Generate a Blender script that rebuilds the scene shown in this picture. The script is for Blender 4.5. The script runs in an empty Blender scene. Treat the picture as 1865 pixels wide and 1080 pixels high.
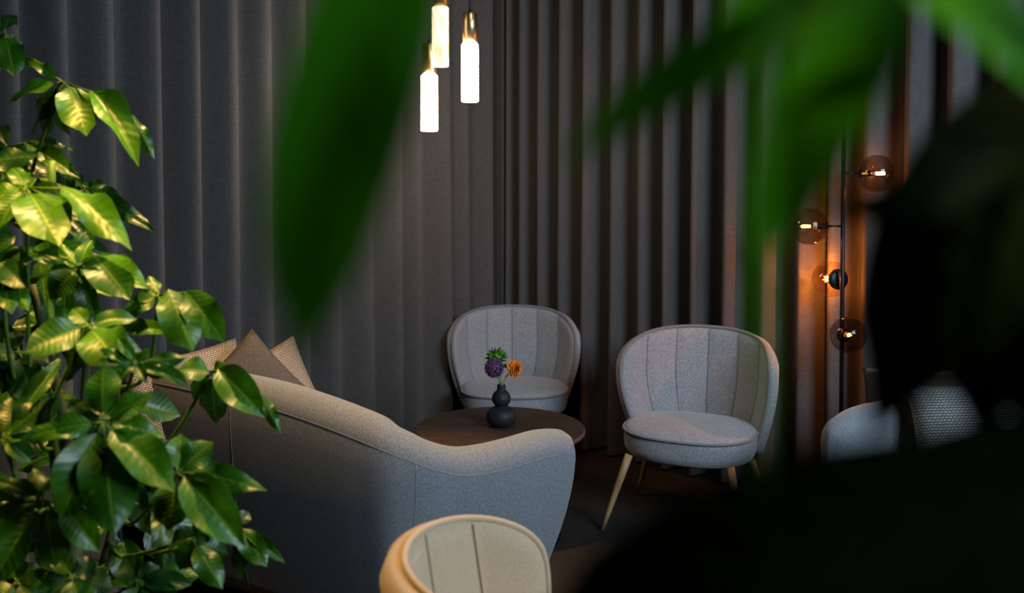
import bpy, bmesh, math, random
from math import sin, cos, pi, radians, atan, tan, sqrt
from mathutils import Vector, Matrix

random.seed(7)
scn = bpy.context.scene
COL = scn.collection

# ------------------------------------------------------------------ camera
F_PX, W_PX, H_PX = 1800.0, 1865.0, 1080.0
PITCH = radians(2.2)
CAM_Z = 1.54
V0 = 300 + F_PX * tan(PITCH)            # principal point row
cam_data = bpy.data.cameras.new('camera')
cam = bpy.data.objects.new('camera', cam_data)
COL.objects.link(cam)
cam.location = (0, 0, CAM_Z)
cam.rotation_euler = (pi / 2 - PITCH, 0, 0)
cam_data.sensor_width = 36.0
cam_data.lens = F_PX / W_PX * 36.0
cam_data.shift_y = -(H_PX / 2 - V0) / W_PX
cam_data.clip_start = 0.02
cam_data.dof.use_dof = True
cam_data.dof.focus_distance = 3.5
cam_data.dof.aperture_fstop = 2.1
cam_data.dof.aperture_blades = 9
scn.camera = cam

# ------------------------------------------------------------------ world, lights, exposure
world = bpy.data.worlds.new('world')
scn.world = world
world.use_nodes = True
bg = world.node_tree.nodes['Background']
bg.inputs[0].default_value = (0.55, 0.7, 1.0, 1)
bg.inputs[1].default_value = 0.01

def area_light(name, loc, target, size, size_y, energy, color):
    d = bpy.data.lights.new(name, 'AREA')
    d.shape = 'RECTANGLE'
    d.size, d.size_y, d.energy, d.color = size, size_y, energy, color
    o = bpy.data.objects.new(name, d)
    COL.objects.link(o)
    o.location = loc
    o.rotation_euler = (Vector(target) - Vector(loc)).to_track_quat('-Z', 'Y').to_euler()
    return o

def spot_light(name, loc, target, energy, color, cone, blend, radius):
    d = bpy.data.lights.new(name, 'SPOT')
    d.energy, d.color, d.spot_size, d.spot_blend, d.shadow_soft_size = energy, color, radians(cone), blend, radius
    o = bpy.data.objects.new(name, d)
    COL.objects.link(o)
    o.location = loc
    o.rotation_euler = (Vector(target) - Vector(loc)).to_track_quat('-Z', 'Y').to_euler()
    return o

area_light('window_daylight', (2.4, 0.90, 2.4), (0.1, 4.0, 0.5), 1.6, 1.2, 122, (0.64, 0.82, 1.0))
spot_light('ceiling_spot', (-0.62, 2.72, 2.9), (-0.55, 2.62, 0.0), 260, (1.0, 0.60, 0.22), 64, 0.3, 0.02)
spot_light('plant_spot', (-0.92, 1.55, 2.95), (-1.15, 2.32, 1.08), 360, (1.0, 0.57, 0.13), 23.0, 0.25, 0.015)
spot_light('added_downlight', (0.25, 3.05, 2.95), (0.25, 3.15, 0.0), 11, (1.0, 0.86, 0.72), 150, 0.6, 0.06)  # added lamp, widens the light across the curtain folds
spot_light('added_near_fill', (0.45, 0.95, 2.9), (0.24, 0.36, 1.575), 190, (1.0, 0.80, 0.4), 20.5, 0.35, 0.03)  # added lamp, there only to brighten the near leaves

scn.view_settings.view_transform = 'Standard'
scn.view_settings.look = 'None'
scn.view_settings.exposure = 0.0
scn.view_settings.gamma = 1.0
scn.view_settings.use_curve_mapping = False
scn.cycles.max_bounces = 6
scn.cycles.transparent_max_bounces = 12
scn.cycles.caustics_reflective = False
scn.cycles.caustics_refractive = False

# ------------------------------------------------------------------ helpers
def P(u, v, d):
    """World point seen at photograph pixel (u, v), d metres ahead of the camera."""
    xc, yc = (u - W_PX / 2) / F_PX, -(v - V0) / F_PX
    r = Vector((xc, cos(PITCH) + yc * sin(PITCH), -sin(PITCH) + yc * cos(PITCH)))
    r *= d / r.y
    return Vector((r.x, r.y, CAM_Z + r.z))

def tag(o, label=None, cat=None, group=None, kind=None):
    if label: o['label'] = label
    if cat: o['category'] = cat
    if group: o['group'] = group
    if kind: o['kind'] = kind
    return o

def empty(name, loc, rz=0.0):
    o = bpy.data.objects.new(name, None)
    COL.objects.link(o)
    o.location = loc
    o.rotation_euler = (0, 0, rz)
    o.empty_display_size = 0.1
    return o

def obj(name, bm, m, parent=None, smooth=True, shift=None):
    """Link a bmesh as one mesh object; shift moves world vertices into the parent's frame."""
    if shift is not None:
        bmesh.ops.translate(bm, verts=bm.verts, vec=-Vector(shift))
    me = bpy.data.meshes.new(name)
    bm.to_mesh(me)
    bm.free()
    if smooth:
        for p in me.polygons: p.use_smooth = True
    me.materials.append(m)
    o = bpy.data.objects.new(name, me)
    COL.objects.link(o)
    if parent: o.parent = parent
    return o

def copy_tree(o, parent=None):
    c = o.copy()
    COL.objects.link(c)
    if parent: c.parent = parent
    for ch in list(o.children):
        copy_tree(ch, c)
    return c

def catmull(pts, n):
    pts = [Vector(p) for p in pts]
    if len(pts) == 2:
        return [pts[0].lerp(pts[1], i / n) for i in range(n + 1)]
    q = [2 * pts[0] - pts[1]] + pts + [2 * pts[-1] - pts[-2]]
    out = []
    m = len(pts) - 1
    for k in range(n + 1):
        t = k / n * m
        i = min(int(t), m - 1)
        t -= i
        a, b, c, d = q[i], q[i + 1], q[i + 2], q[i + 3]
        out.append(0.5 * (2 * b + (c - a) * t + (2 * a - 5 * b + 4 * c - d) * t * t + (3 * b - a - 3 * c + d) * t ** 3))
    return out

def tube(bm, pts, radii, seg=8, n=None, closed=False):
    """Round tube along a smoothed path; radii is one number or (start, end)."""
    if n: pts = catmull(pts, n)
    pts = [Vector(p) for p in pts]
    if not isinstance(radii, (tuple, list)): radii = (radii, radii)
    N = len(pts)
    rings = []
    ref = None
    for i, p in enumerate(pts):
        if closed:
            t = (pts[(i + 1) % N] - pts[i - 1]).normalized()
        else:
            t = (pts[min(i + 1, N - 1)] - pts[max(i - 1, 0)]).normalized()
        if ref is None:
            ref = t.orthogonal().normalized()
        ref = (ref - t * ref.dot(t)).normalized()
        b = t.cross(ref)
        r = radii[0] + (radii[1] - radii[0]) * i / max(1, N - 1)
        rings.append([bm.verts.new(p + r * (cos(2 * pi * k / seg) * ref + sin(2 * pi * k / seg) * b)) for k in range(seg)])
    for i in range(N if closed else N - 1):
        A, B = rings[i], rings[(i + 1) % N]
        for k in range(seg):
            bm.faces.new((A[k], A[(k + 1) % seg], B[(k + 1) % seg], B[k]))
    if not closed:
        bm.faces.new(rings[0][::-1])
        bm.faces.new(rings[-1])
    return bm

def lathe(bm, prof, seg=32, origin=(0, 0, 0), M=None):
    """Revolve (r, z) pairs about Z; r = 0 ends close on a point."""
    o = Vector(origin)
    rings = []
    for r, z in prof:
        if r < 1e-6:
            rings.append([bm.verts.new((0, 0, z))])
        else:
            rings.append([bm.verts.new((r * cos(2 * pi * k / seg), r * sin(2 * pi * k / seg), z)) for k in range(seg)])
    for A, B in zip(rings, rings[1:]):
        if len(A) == 1 and len(B) == 1: continue
        for k in range(seg):
            k2 = (k + 1) % seg
            if len(A) == 1: bm.faces.new((A[0], B[k2], B[k]))
            elif len(B) == 1: bm.faces.new((A[k], A[k2], B[0]))
            else: bm.faces.new((A[k], A[k2], B[k2], B[k]))
    vs = [v for r in rings for v in r]
    if M is not None: bmesh.ops.transform(bm, matrix=M, verts=vs)
    bmesh.ops.translate(bm, verts=vs, vec=o)
    return bm

def sphere_prof(r, n=12, z0=0.0, a0=-pi / 2, a1=pi / 2, sz=1.0):
    return [(max(0.0, r * cos(a0 + (a1 - a0) * i / n)) if 0 < i < n or abs(abs(a0 + (a1 - a0) * i / n) - pi / 2) > 1e-6 else 0.0,
             z0 + sz * r * sin(a0 + (a1 - a0) * i / n)) for i in range(n + 1)]

def add_box(bm, c, s, M=None):
    r = bmesh.ops.create_cube(bm, size=1.0)
    bmesh.ops.scale(bm, vec=s, verts=r['verts'])
    if M is not None: bmesh.ops.transform(bm, matrix=M, verts=r['verts'])
    bmesh.ops.translate(bm, vec=c, verts=r['verts'])
    return r['verts']

def align(z):
    """Rotation matrix taking +Z to direction z."""
    return Vector(z).normalized().to_track_quat('Z', 'Y').to_matrix().to_4x4()

# ------------------------------------------------------------------ materials
def new_mat(name):
    m = bpy.data.materials.new(name)
    m.use_nodes = True
    nt = m.node_tree
    return m, nt, nt.nodes['Principled BSDF'], nt.nodes['Material Output']

def node(nt, kind, **kw):
    n = nt.nodes.new(kind)
    for k, v in kw.items():
        if k in n.inputs: n.inputs[k].default_value = v
        else: setattr(n, k, v)
    return n

def ramp(nt, fac, stops):
    r = nt.nodes.new('ShaderNodeValToRGB')
    els = r.color_ramp.elements
    while len(els) < len(stops): els.new(0.5)
    for e, (p, c) in zip(els, stops):
        e.position = p
        e.color = (*c, 1)
    nt.links.new(fac, r.inputs[0])
    return r.outputs[0]

def coords(nt, kind='Object', scale=(1, 1, 1)):
    tc = nt.nodes.new('ShaderNodeTexCoord')
    mp = nt.nodes.new('ShaderNodeMapping')
    mp.inputs['Scale'].default_value = scale
    nt.links.new(tc.outputs[kind], mp.inputs[0])
    return mp.outputs[0]

def bump(nt, b, height, strength=0.3, dist=0.002):
    n = nt.nodes.new('ShaderNodeBump')
    n.inputs['Strength'].default_value = strength
    n.inputs['Distance'].default_value = dist
    nt.links.new(height, n.inputs['Height'])
    nt.links.new(n.outputs[0], b.inputs['Normal'])

def plain(name, col, rough=0.5, metal=0.0, var=0.12, scale=30, aniso=None):
    m, nt, b, out = new_mat(name)
    nz = node(nt, 'ShaderNodeTexNoise', Scale=scale, Detail=4.0)
    nt.links.new(coords(nt, 'Object', aniso or (1, 1, 1)), nz.inputs['Vector'])
    lo = tuple(c * (1 - var) for c in col)
    hi = tuple(min(1, c * (1 + var)) for c in col)
    nt.links.new(ramp(nt, nz.outputs['Fac'], [(0.3, lo), (0.7, hi)]), b.inputs['Base Color'])
    b.inputs['Roughness'].default_value = rough
    b.inputs['Metallic'].default_value = metal
    return m

def fabric(name, dark, light, scale=260, stretch=3.0, rough=0.9, sheen=0.25, bs=0.35):
    """Heathered woven cloth: two crossed stretched noises."""
    m, nt, b, out = new_mat(name)
    a = node(nt, 'ShaderNodeTexNoise', Scale=scale, Detail=3.0)
    nt.links.new(coords(nt, 'Object', (1, 1, stretch)), a.inputs['Vector'])
    c = node(nt, 'ShaderNodeTexNoise', Scale=scale, Detail=3.0)
    nt.links.new(coords(nt, 'Object', (stretch, stretch, 0.7)), c.inputs['Vector'])
    mx = node(nt, 'ShaderNodeMath', operation='ADD')
    nt.links.new(a.outputs['Fac'], mx.inputs[0])
    nt.links.new(c.outputs['Fac'], mx.inputs[1])
    hf = node(nt, 'ShaderNodeMath', operation='MULTIPLY')
    hf.inputs[1].default_value = 0.5
    nt.links.new(mx.outputs[0], hf.inputs[0])
    nt.links.new(ramp(nt, hf.outputs[0], [(0.36, dark), (0.64, light)]), b.inputs['Base Color'])
    b.inputs['Roughness'].default_value = rough
    b.inputs['Specular IOR Level'].default_value = 0.15
    b.inputs['Sheen Weight'].default_value = sheen
    b.inputs['Sheen Roughness'].default_value = 0.5
    bump(nt, b, hf.outputs[0], bs, 0.002)
    return m

def knit(name, dark, light, nu=60, nv=60):
    """Chunky basket weave on the cushion's UV."""
    m, nt, b, out = new_mat(name)
    br = node(nt, 'ShaderNodeTexBrick')
    br.offset = 0.5
    br.inputs['Color1'].default_value = (*light, 1)
    br.inputs['Color2'].default_value = (*[c * 0.8 for c in light], 1)
    br.inputs['Mortar'].default_value = (*dark, 1)
    br.inputs['Scale'].default_value = 1.0
    br.inputs['Mortar Size'].default_value = 0.18
    br.inputs['Mortar Smooth'].default_value = 0.6
    br.inputs['Brick Width'].default_value = 1.6
    br.inputs['Row Height'].default_value = 1.0
    nt.links.new(coords(nt, 'UV', (nu, nv, 1)), br.inputs['Vector'])
    nt.links.new(br.outputs['Color'], b.inputs['Base Color'])
    b.inputs['Roughness'].default_value = 0.95
    b.inputs['Specular IOR Level'].default_value = 0.1
    inv = node(nt, 'ShaderNodeMath', operation='SUBTRACT')
    inv.inputs[0].default_value = 1.0
    nt.links.new(br.outputs['Fac'], inv.inputs[1])
    bump(nt, b, inv.outputs[0], 0.8, 0.004)
    return m

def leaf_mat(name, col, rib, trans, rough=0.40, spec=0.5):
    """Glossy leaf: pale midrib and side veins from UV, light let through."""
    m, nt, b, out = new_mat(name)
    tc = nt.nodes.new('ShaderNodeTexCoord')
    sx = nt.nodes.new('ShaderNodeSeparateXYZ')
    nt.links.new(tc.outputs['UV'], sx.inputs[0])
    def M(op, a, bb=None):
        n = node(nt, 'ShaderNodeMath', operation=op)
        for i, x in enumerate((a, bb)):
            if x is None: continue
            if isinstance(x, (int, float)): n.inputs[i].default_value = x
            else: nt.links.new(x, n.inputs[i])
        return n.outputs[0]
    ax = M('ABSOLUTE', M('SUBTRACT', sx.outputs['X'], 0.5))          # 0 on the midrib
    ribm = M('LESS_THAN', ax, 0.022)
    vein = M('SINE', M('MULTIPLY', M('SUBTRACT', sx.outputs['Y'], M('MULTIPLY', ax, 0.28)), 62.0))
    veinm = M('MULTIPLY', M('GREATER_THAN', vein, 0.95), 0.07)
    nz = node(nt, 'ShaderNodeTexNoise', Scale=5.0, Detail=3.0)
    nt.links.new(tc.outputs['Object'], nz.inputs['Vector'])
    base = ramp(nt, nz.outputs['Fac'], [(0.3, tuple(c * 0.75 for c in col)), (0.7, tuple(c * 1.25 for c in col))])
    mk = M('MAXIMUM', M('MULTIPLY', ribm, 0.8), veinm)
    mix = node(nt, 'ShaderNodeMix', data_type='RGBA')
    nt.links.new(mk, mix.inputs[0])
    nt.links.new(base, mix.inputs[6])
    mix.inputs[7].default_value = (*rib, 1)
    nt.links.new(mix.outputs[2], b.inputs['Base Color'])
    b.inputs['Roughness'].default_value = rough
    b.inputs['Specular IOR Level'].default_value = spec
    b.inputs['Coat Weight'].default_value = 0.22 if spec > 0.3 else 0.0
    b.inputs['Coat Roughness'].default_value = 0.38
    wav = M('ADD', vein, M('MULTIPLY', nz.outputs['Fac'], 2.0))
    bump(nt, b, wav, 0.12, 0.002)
    tr = nt.nodes.new('ShaderNodeBsdfTranslucent')
    nt.links.new(mix.outputs[2], tr.inputs['Color'])
    ms = nt.nodes.new('ShaderNodeMixShader')
    ms.inputs[0].default_value = trans
    nt.links.new(b.outputs[0], ms.inputs[1])
    nt.links.new(tr.outputs[0], ms.inputs[2])
    nt.links.new(ms.outputs[0], out.inputs[0])
    return m

def emitter(name, col, strength, vein=None):
    m, nt, b, out = new_mat(name)
    e = nt.nodes.new('ShaderNodeEmission')
    e.inputs['Strength'].default_value = strength
    if vein:
        nz = node(nt, 'ShaderNodeTexNoise', Scale=14.0, Detail=6.0, Distortion=1.5)
        nt.links.new(coords(nt, 'Object', (1, 1, 0.6)), nz.inputs['Vector'])
        nt.links.new(ramp(nt, nz.outputs['Fac'], [(0.35, vein), (0.55, col)]), e.inputs['Color'])
    else:
        e.inputs['Color'].default_value = (*col, 1)
    nt.links.new(e.outputs[0], out.inputs[0])
    nt.nodes.remove(b)
    return m

def thin_glass(name, tint, rough=0.02):
    """Thin blown-glass wall: tinted see-through with a Fresnel reflection."""
    m, nt, b, out = new_mat(name)
    nt.nodes.remove(b)
    t = nt.nodes.new('ShaderNodeBsdfTransparent')
    t.inputs[0].default_value = (*tint, 1)
    g = nt.nodes.new('ShaderNodeBsdfGlossy')
    g.inputs['Roughness'].default_value = rough
    lw = nt.nodes.new('ShaderNodeLayerWeight')
    pw = node(nt, 'ShaderNodeMath', operation='POWER')
    pw.inputs[1].default_value = 4.0
    nt.links.new(lw.outputs['Facing'], pw.inputs[0])
    fr = node(nt, 'ShaderNodeMath', operation='MULTIPLY_ADD')
    fr.inputs[1].default_value = 0.45
    fr.inputs[2].default_value = 0.035
    nt.links.new(pw.outputs[0], fr.inputs[0])
    ms = nt.nodes.new('ShaderNodeMixShader')
    nt.links.new(fr.outputs[0], ms.inputs[0])
    nt.links.new(t.outputs[0], ms.inputs[1])
    nt.links.new(g.outputs[0], ms.inputs[2])
    nt.links.new(ms.outputs[0], out.inputs[0])
    return m

def wood(name, dark, light, axis=(1, 12, 12), rough=0.45, scale=6):
    m, nt, b, out = new_mat(name)
    nz = node(nt, 'ShaderNodeTexNoise', Scale=scale, Detail=6.0, Distortion=0.6)
    nt.links.new(coords(nt, 'Object', axis), nz.inputs['Vector'])
    nt.links.new(ramp(nt, nz.outputs['Fac'], [(0.3, dark), (0.7, light)]), b.inputs['Base Color'])
    b.inputs['Roughness'].default_value = rough
    bump(nt, b, nz.outputs['Fac'], 0.1, 0.001)
    return m

M_CURTAIN = fabric('curtain_cloth', (0.076, 0.069, 0.066), (0.104, 0.095, 0.091), scale=260, stretch=0.12, sheen=0.08, bs=0.15)
M_CHAIR = fabric('chair_cloth', (0.12, 0.125, 0.135), (0.54, 0.54, 0.57), scale=190, bs=0.5)
M_PIPE = fabric('piping_cloth', (0.13, 0.13, 0.14), (0.30, 0.29, 0.30), scale=330)
M_SOFA = fabric('sofa_cloth', (0.12, 0.13, 0.145), (0.27, 0.28, 0.30), scale=240, stretch=1.4)
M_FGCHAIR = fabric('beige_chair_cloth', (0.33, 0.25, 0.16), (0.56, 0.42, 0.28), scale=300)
M_OAK = wood('oak', (0.30, 0.17, 0.07), (0.46, 0.28, 0.13), axis=(10, 10, 1))
M_WALNUT = wood('walnut', (0.026, 0.014, 0.008), (0.062, 0.033, 0.018), axis=(1, 10, 10), rough=0.62)
M_WALNUT_EDGE = wood('walnut_edge', (0.09, 0.05, 0.025), (0.17, 0.10, 0.05), axis=(1, 1, 14), rough=0.5)
M_BLACK = plain('black_steel', (0.012, 0.014, 0.017), 0.38, 0.6)
M_VASE = plain('matt_black_ceramic', (0.010, 0.013, 0.017), 0.6)
M_BRASS = plain('brushed_brass', (0.62, 0.46, 0.24), 0.32, 1.0, 0.1, 40, (1, 1, 0.05))
M_FLOOR = wood('dark_floor_boards', (0.010, 0.007, 0.005), (0.022, 0.015, 0.010), axis=(8, 1, 1), rough=0.85, scale=3)
M_WALL = plain('dark_wall_paint', (0.055, 0.05, 0.048), 0.9)
M_CEIL = plain('ceiling_paint', (0.10, 0.095, 0.09), 0.9)
M_LEAF = [leaf_mat('leaf_green_%s' % w, c, r, t) for w, c, r, t in (  # greens from lit to shaded leaves: shade put into the colour
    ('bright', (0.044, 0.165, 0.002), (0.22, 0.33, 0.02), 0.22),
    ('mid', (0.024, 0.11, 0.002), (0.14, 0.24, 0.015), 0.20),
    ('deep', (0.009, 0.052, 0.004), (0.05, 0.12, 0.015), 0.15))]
M_NEARLEAF = leaf_mat('near_leaf_green', (0.040, 0.24, 0.002), (0.06, 0.29, 0.006), 0.42, 0.7, 0.02)
M_SHADELEAF = leaf_mat('leaf_shade_dark', (0.005, 0.014, 0.002), (0.008, 0.02, 0.003), 0.05, 0.8, 0.02)  # shade on the near leaves, put into an almost black colour
M_STEM = plain('green_stem', (0.07, 0.17, 0.012), 0.5)
M_TRUNK = plain('brown_green_trunk', (0.09, 0.10, 0.03), 0.7)
M_POT = plain('charcoal_planter', (0.02, 0.02, 0.022), 0.7)
M_SOIL = plain('potting_soil', (0.02, 0.013, 0.008), 0.95, var=0.5, scale=60)
M_KNIT_DARK = knit('taupe_weave', (0.04, 0.036, 0.035), (0.16, 0.143, 0.135), 70, 90)
M_KNIT_LIGHT = knit('beige_weave', (0.13, 0.11, 0.095), (0.46, 0.40, 0.35), 60, 60)
M_KNIT_GREY = knit('grey_weave', (0.05, 0.055, 0.055), (0.26, 0.28, 0.27), 55, 40)
M_BROWN = fabric('brown_cushion_cloth', (0.03, 0.022, 0.018), (0.07, 0.05, 0.04), scale=200)
M_ALABASTER = emitter('lit_alabaster', (1.0, 0.80, 0.60), 60.0, (1.0, 0.72, 0.5))
M_ALABASTER_SOFT = emitter('veined_alabaster', (1.0, 0.86, 0.62), 2.6, (0.62, 0.44, 0.20))
M_FILAMENT = emitter('amber_filament', (1.0, 0.42, 0.09), 60.0)
M_SMOKE = thin_glass('smoked_glass', (0.66, 0.60, 0.55))
M_CLEAR = thin_glass('amber_clear_glass', (0.86, 0.74, 0.6))
M_STEEL = plain('steel_cap', (0.5, 0.5, 0.5), 0.3, 1.0)

# ------------------------------------------------------------------ room shell
CO = Vector((-0.065, 5.75))                       # the curtained corner
DL = Vector((-0.53, -0.848)).normalized()         # along the left run
DR = Vector((0.76, -0.65)).normalized()           # along the right run
def wall(name, a, b, h=3.0, t=0.12):
    bm = bmesh.new()
    a, b = Vector(a), Vector(b)
    d = (b - a).normalized()
    ang = math.atan2(d.y, d.x)
    c = (a + b) / 2
    add_box(bm, (c.x, c.y, h / 2), ((b - a).length, t, h), Matrix.Rotation(ang, 4, 'Z'))
    return tag(obj(name, bm, M_WALL, smooth=False), kind='structure')
OFF = 0.28
NL = Vector((-DL.y, DL.x)); NL = NL if NL.dot(Vector((0, 0)) - CO) < 0 else -NL   # outward normals
NR = Vector((-DR.y, DR.x)); NR = NR if NR.dot(Vector((0, 0)) - CO) < 0 else -NR
corner_out = CO + Vector((-0.02, 0.36))
wl_end, wr_end = CO + NL * OFF + DL * 8.2, CO + NR * OFF + DR * 7.2
wall('wall_left', corner_out, wl_end)
wall('wall_right', corner_out, wr_end)
wall('wall_back', (wl_end.x + 0.3, -2.6), (4.3, -2.6))
wall('wall_back_left', wl_end, (wl_end.x + 0.3, -2.6))
wall('wall_back_right', wr_end, (4.3, -2.6))
bm = bmesh.new(); add_box(bm, (0.4, 1.8, -0.05), (11.5, 9.4, 0.1))
tag(obj('floor', bm, M_FLOOR, smooth=False), kind='structure')
bm = bmesh.new(); add_box(bm, (0.4, 1.8, 3.05), (11.5, 9.4, 0.1))
tag(obj('ceiling', bm, M_CEIL, smooth=False), kind='structure')

# ------------------------------------------------------------------ curtains: pleats laid where the photo shows their edges
def curtain_path():
    pts = []
    R = 0.16
    nL, nR = 6.2, 5.2
    for i in range(601): pts.append(CO + DL * (nL - (nL - R) * i / 600))
    p0, p1 = CO + DL * R, CO + DR * R
    for i in range(1, 40):
        t = i / 40
        pts.append(p0 * (1 - t) ** 2 + CO * 2 * t * (1 - t) + p1 * t * t)
    for i in range(501): pts.append(CO + DR * (R + (nR - R) * i / 500))
    return pts
cp = curtain_path()
cs = [0.0]
for a, b in zip(cp, cp[1:]): cs.append(cs[-1] + (b - a).length)
def interp(x, xs, ys):
    if x <= xs[0]: return ys[0] + (x - xs[0]) * (ys[1] - ys[0]) / (xs[1] - xs[0])
    if x >= xs[-1]: return ys[-1] + (x - xs[-1]) * (ys[-1] - ys[-2]) / (xs[-1] - xs[-2])
    lo, hi = 0, len(xs) - 1
    while hi - lo > 1:
        m = (lo + hi) // 2
        if xs[m] <= x: lo = m
        else: hi = m
    return ys[lo] + (x - xs[lo]) * (ys[hi] - ys[lo]) / (xs[hi] - xs[lo])
seen = [(W_PX / 2 + F_PX * p.x / p.y, s) for p, s in zip(cp, cs) if p.y > 1.6]
su, ss = [a for a, b in seen], [b for a, b in seen]
LEFT_EDGES = [8, 95, 185, 268, 340, 411, 475, 533, 594, 655, 708, 745, 797, 834, 876, 914]
RIGHT_EDGES = [937, 966, 1001, 1039, 1082, 1130, 1179, 1228, 1281, 1340, 1405, 1470, 1528, 1593, 1668, 1745, 1830]
edge_s = [interp(u, su, ss) for u in LEFT_EDGES + RIGHT_EDGES]
edge_i = list(range(len(edge_s)))
def curtain_mesh(name, s0, s1, m, seedv, fold):
    rnd = random.Random(seedv)
    bm = bmesh.new()
    pa, pb = interp(s0, edge_s, edge_i), interp(s1, edge_s, edge_i)
    npl = pb - pa
    N = int(npl * 18)
    zs = [0.015, 0.06, 0.25, 0.6, 1.0, 1.4, 1.8, 2.2, 2.6, 2.86]
    jit = [rnd.uniform(0.75, 1.2) for _ in range(int(npl) + 4)]
    rows = []
    for i in range(N + 1):
        ph = pa + npl * i / N
        s = interp(ph, edge_i, edge_s)
        x, y = interp(s, cs, [p.x for p in cp]), interp(s, cs, [p.y for p in cp])
        x2, y2 = interp(s + 0.01, cs, [p.x for p in cp]), interp(s + 0.01, cs, [p.y for p in cp])
        t = Vector((x2 - x, y2 - y)).normalized()
        n = Vector((t.y, -t.x))                     # into the room
        k = jit[int(ph - pa) % len(jit)] * (1 - (ph - pa) % 1) + jit[(int(ph - pa) + 1) % len(jit)] * ((ph - pa) % 1)
        col = []
        for z in zs:
            w = 2 * pi * ph + 0.22 * sin(1.7 * z + ph * 1.3) * (1 - z / 3)
            amp = fold * k * (1.08 - 0.05 * z)
            o = amp * (cos(w) + 0.18 * cos(2 * w))
            sd = 0.012 * sin(w) * 1.0
            q = Vector((x, y)) + n * o + t * sd
            col.append(bm.verts.new((q.x, q.y, z)))
        rows.append(col)
    for A, B in zip(rows, rows[1:]):
        for j in range(len(zs) - 1):
            bm.faces.new((A[j], B[j], B[j + 1], A[j + 1]))
    return obj(name, bm, m)
MID = (edge_s[15] + edge_s[16]) / 2
tag(curtain_mesh('curtain', cs[0] + 0.05, MID + 0.01, M_CURTAIN, 3, 0.064), 'dark grey floor-length pleated curtain behind the sofa and left plant, running up to the corner', 'curtain')
tag(curtain_mesh('curtain', MID - 0.01, cs[-1] - 0.05, M_CURTAIN, 5, 0.078), 'warm grey-brown pleated curtain behind the orange globe floor lamp and front-right chair', 'curtain')

# ------------------------------------------------------------------ channel-back chairs
def shell_az(a, z):
    """Point of the shell's middle surface at share a across and height z."""
    zc, z0 = 0.625, 0.30
    h = max(0.0, min(1.0, (z - z0) / (zc - z0)))
    h = h * (1.5 - 0.5 * h * h) if h < 1 else 1.0
    l = a * (0.385 + 0.085 * h)
    R0, la = 0.315, 0.37
    s = 1 if l >= 0 else -1
    lc = min(abs(l), la)
    x, y = R0 * sin(lc / R0), -R0 * (1 - cos(lc / R0))
    if abs(l) > la:
        x += (abs(l) - la) * cos(la / R0); y -= (abs(l) - la) * sin(la / R0)
    tp = 0.86 + 0.14 * h
    return Vector((s * x * tp, 0.27 + y * (0.92 + 0.08 * h) + 0.14 * (z - z0), z))

def shell_pt(a, b):
    zc, z0, hz, n = 0.625, 0.30, 0.165, 2.5
    zt = zc + hz * (max(0.0, 1 - abs(a) ** n)) ** (1 / n)
    return shell_az(a, z0 + (zt - z0) * b)

SEAMS = (-0.64, -0.32, 0.0, 0.32, 0.64)
def a_samples():
    knots = (-1.0,) + SEAMS + (1.0,)
    out = []
    for i, (p, q) in enumerate(zip(knots, knots[1:])):
        n = 9
        for k in range(n):
            t = k / n
            if i == 0: t = 1 - cos(t * pi / 2) if False else t ** 1.6
            if i == len(knots) - 2: t = 1 - (1 - t) ** 1.6
            out.append(p + (q - p) * t)
    out.append(1.0)
    return out
def groove(a):
    """0 on a seam, 1 on a channel's crown."""
    ks = (-1.0,) + SEAMS + (1.0,)
    for p, q in zip(ks, ks[1:]):
        if p <= a <= q:
            t = (a - p) / (q - p)
            if p == -1.0: t = 0.5 + 0.5 * t
            elif q == 1.0: t = 0.5 * t
            return max(0.0, 4 * t * (1 - t)) ** 0.45
    return 1.0

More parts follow.
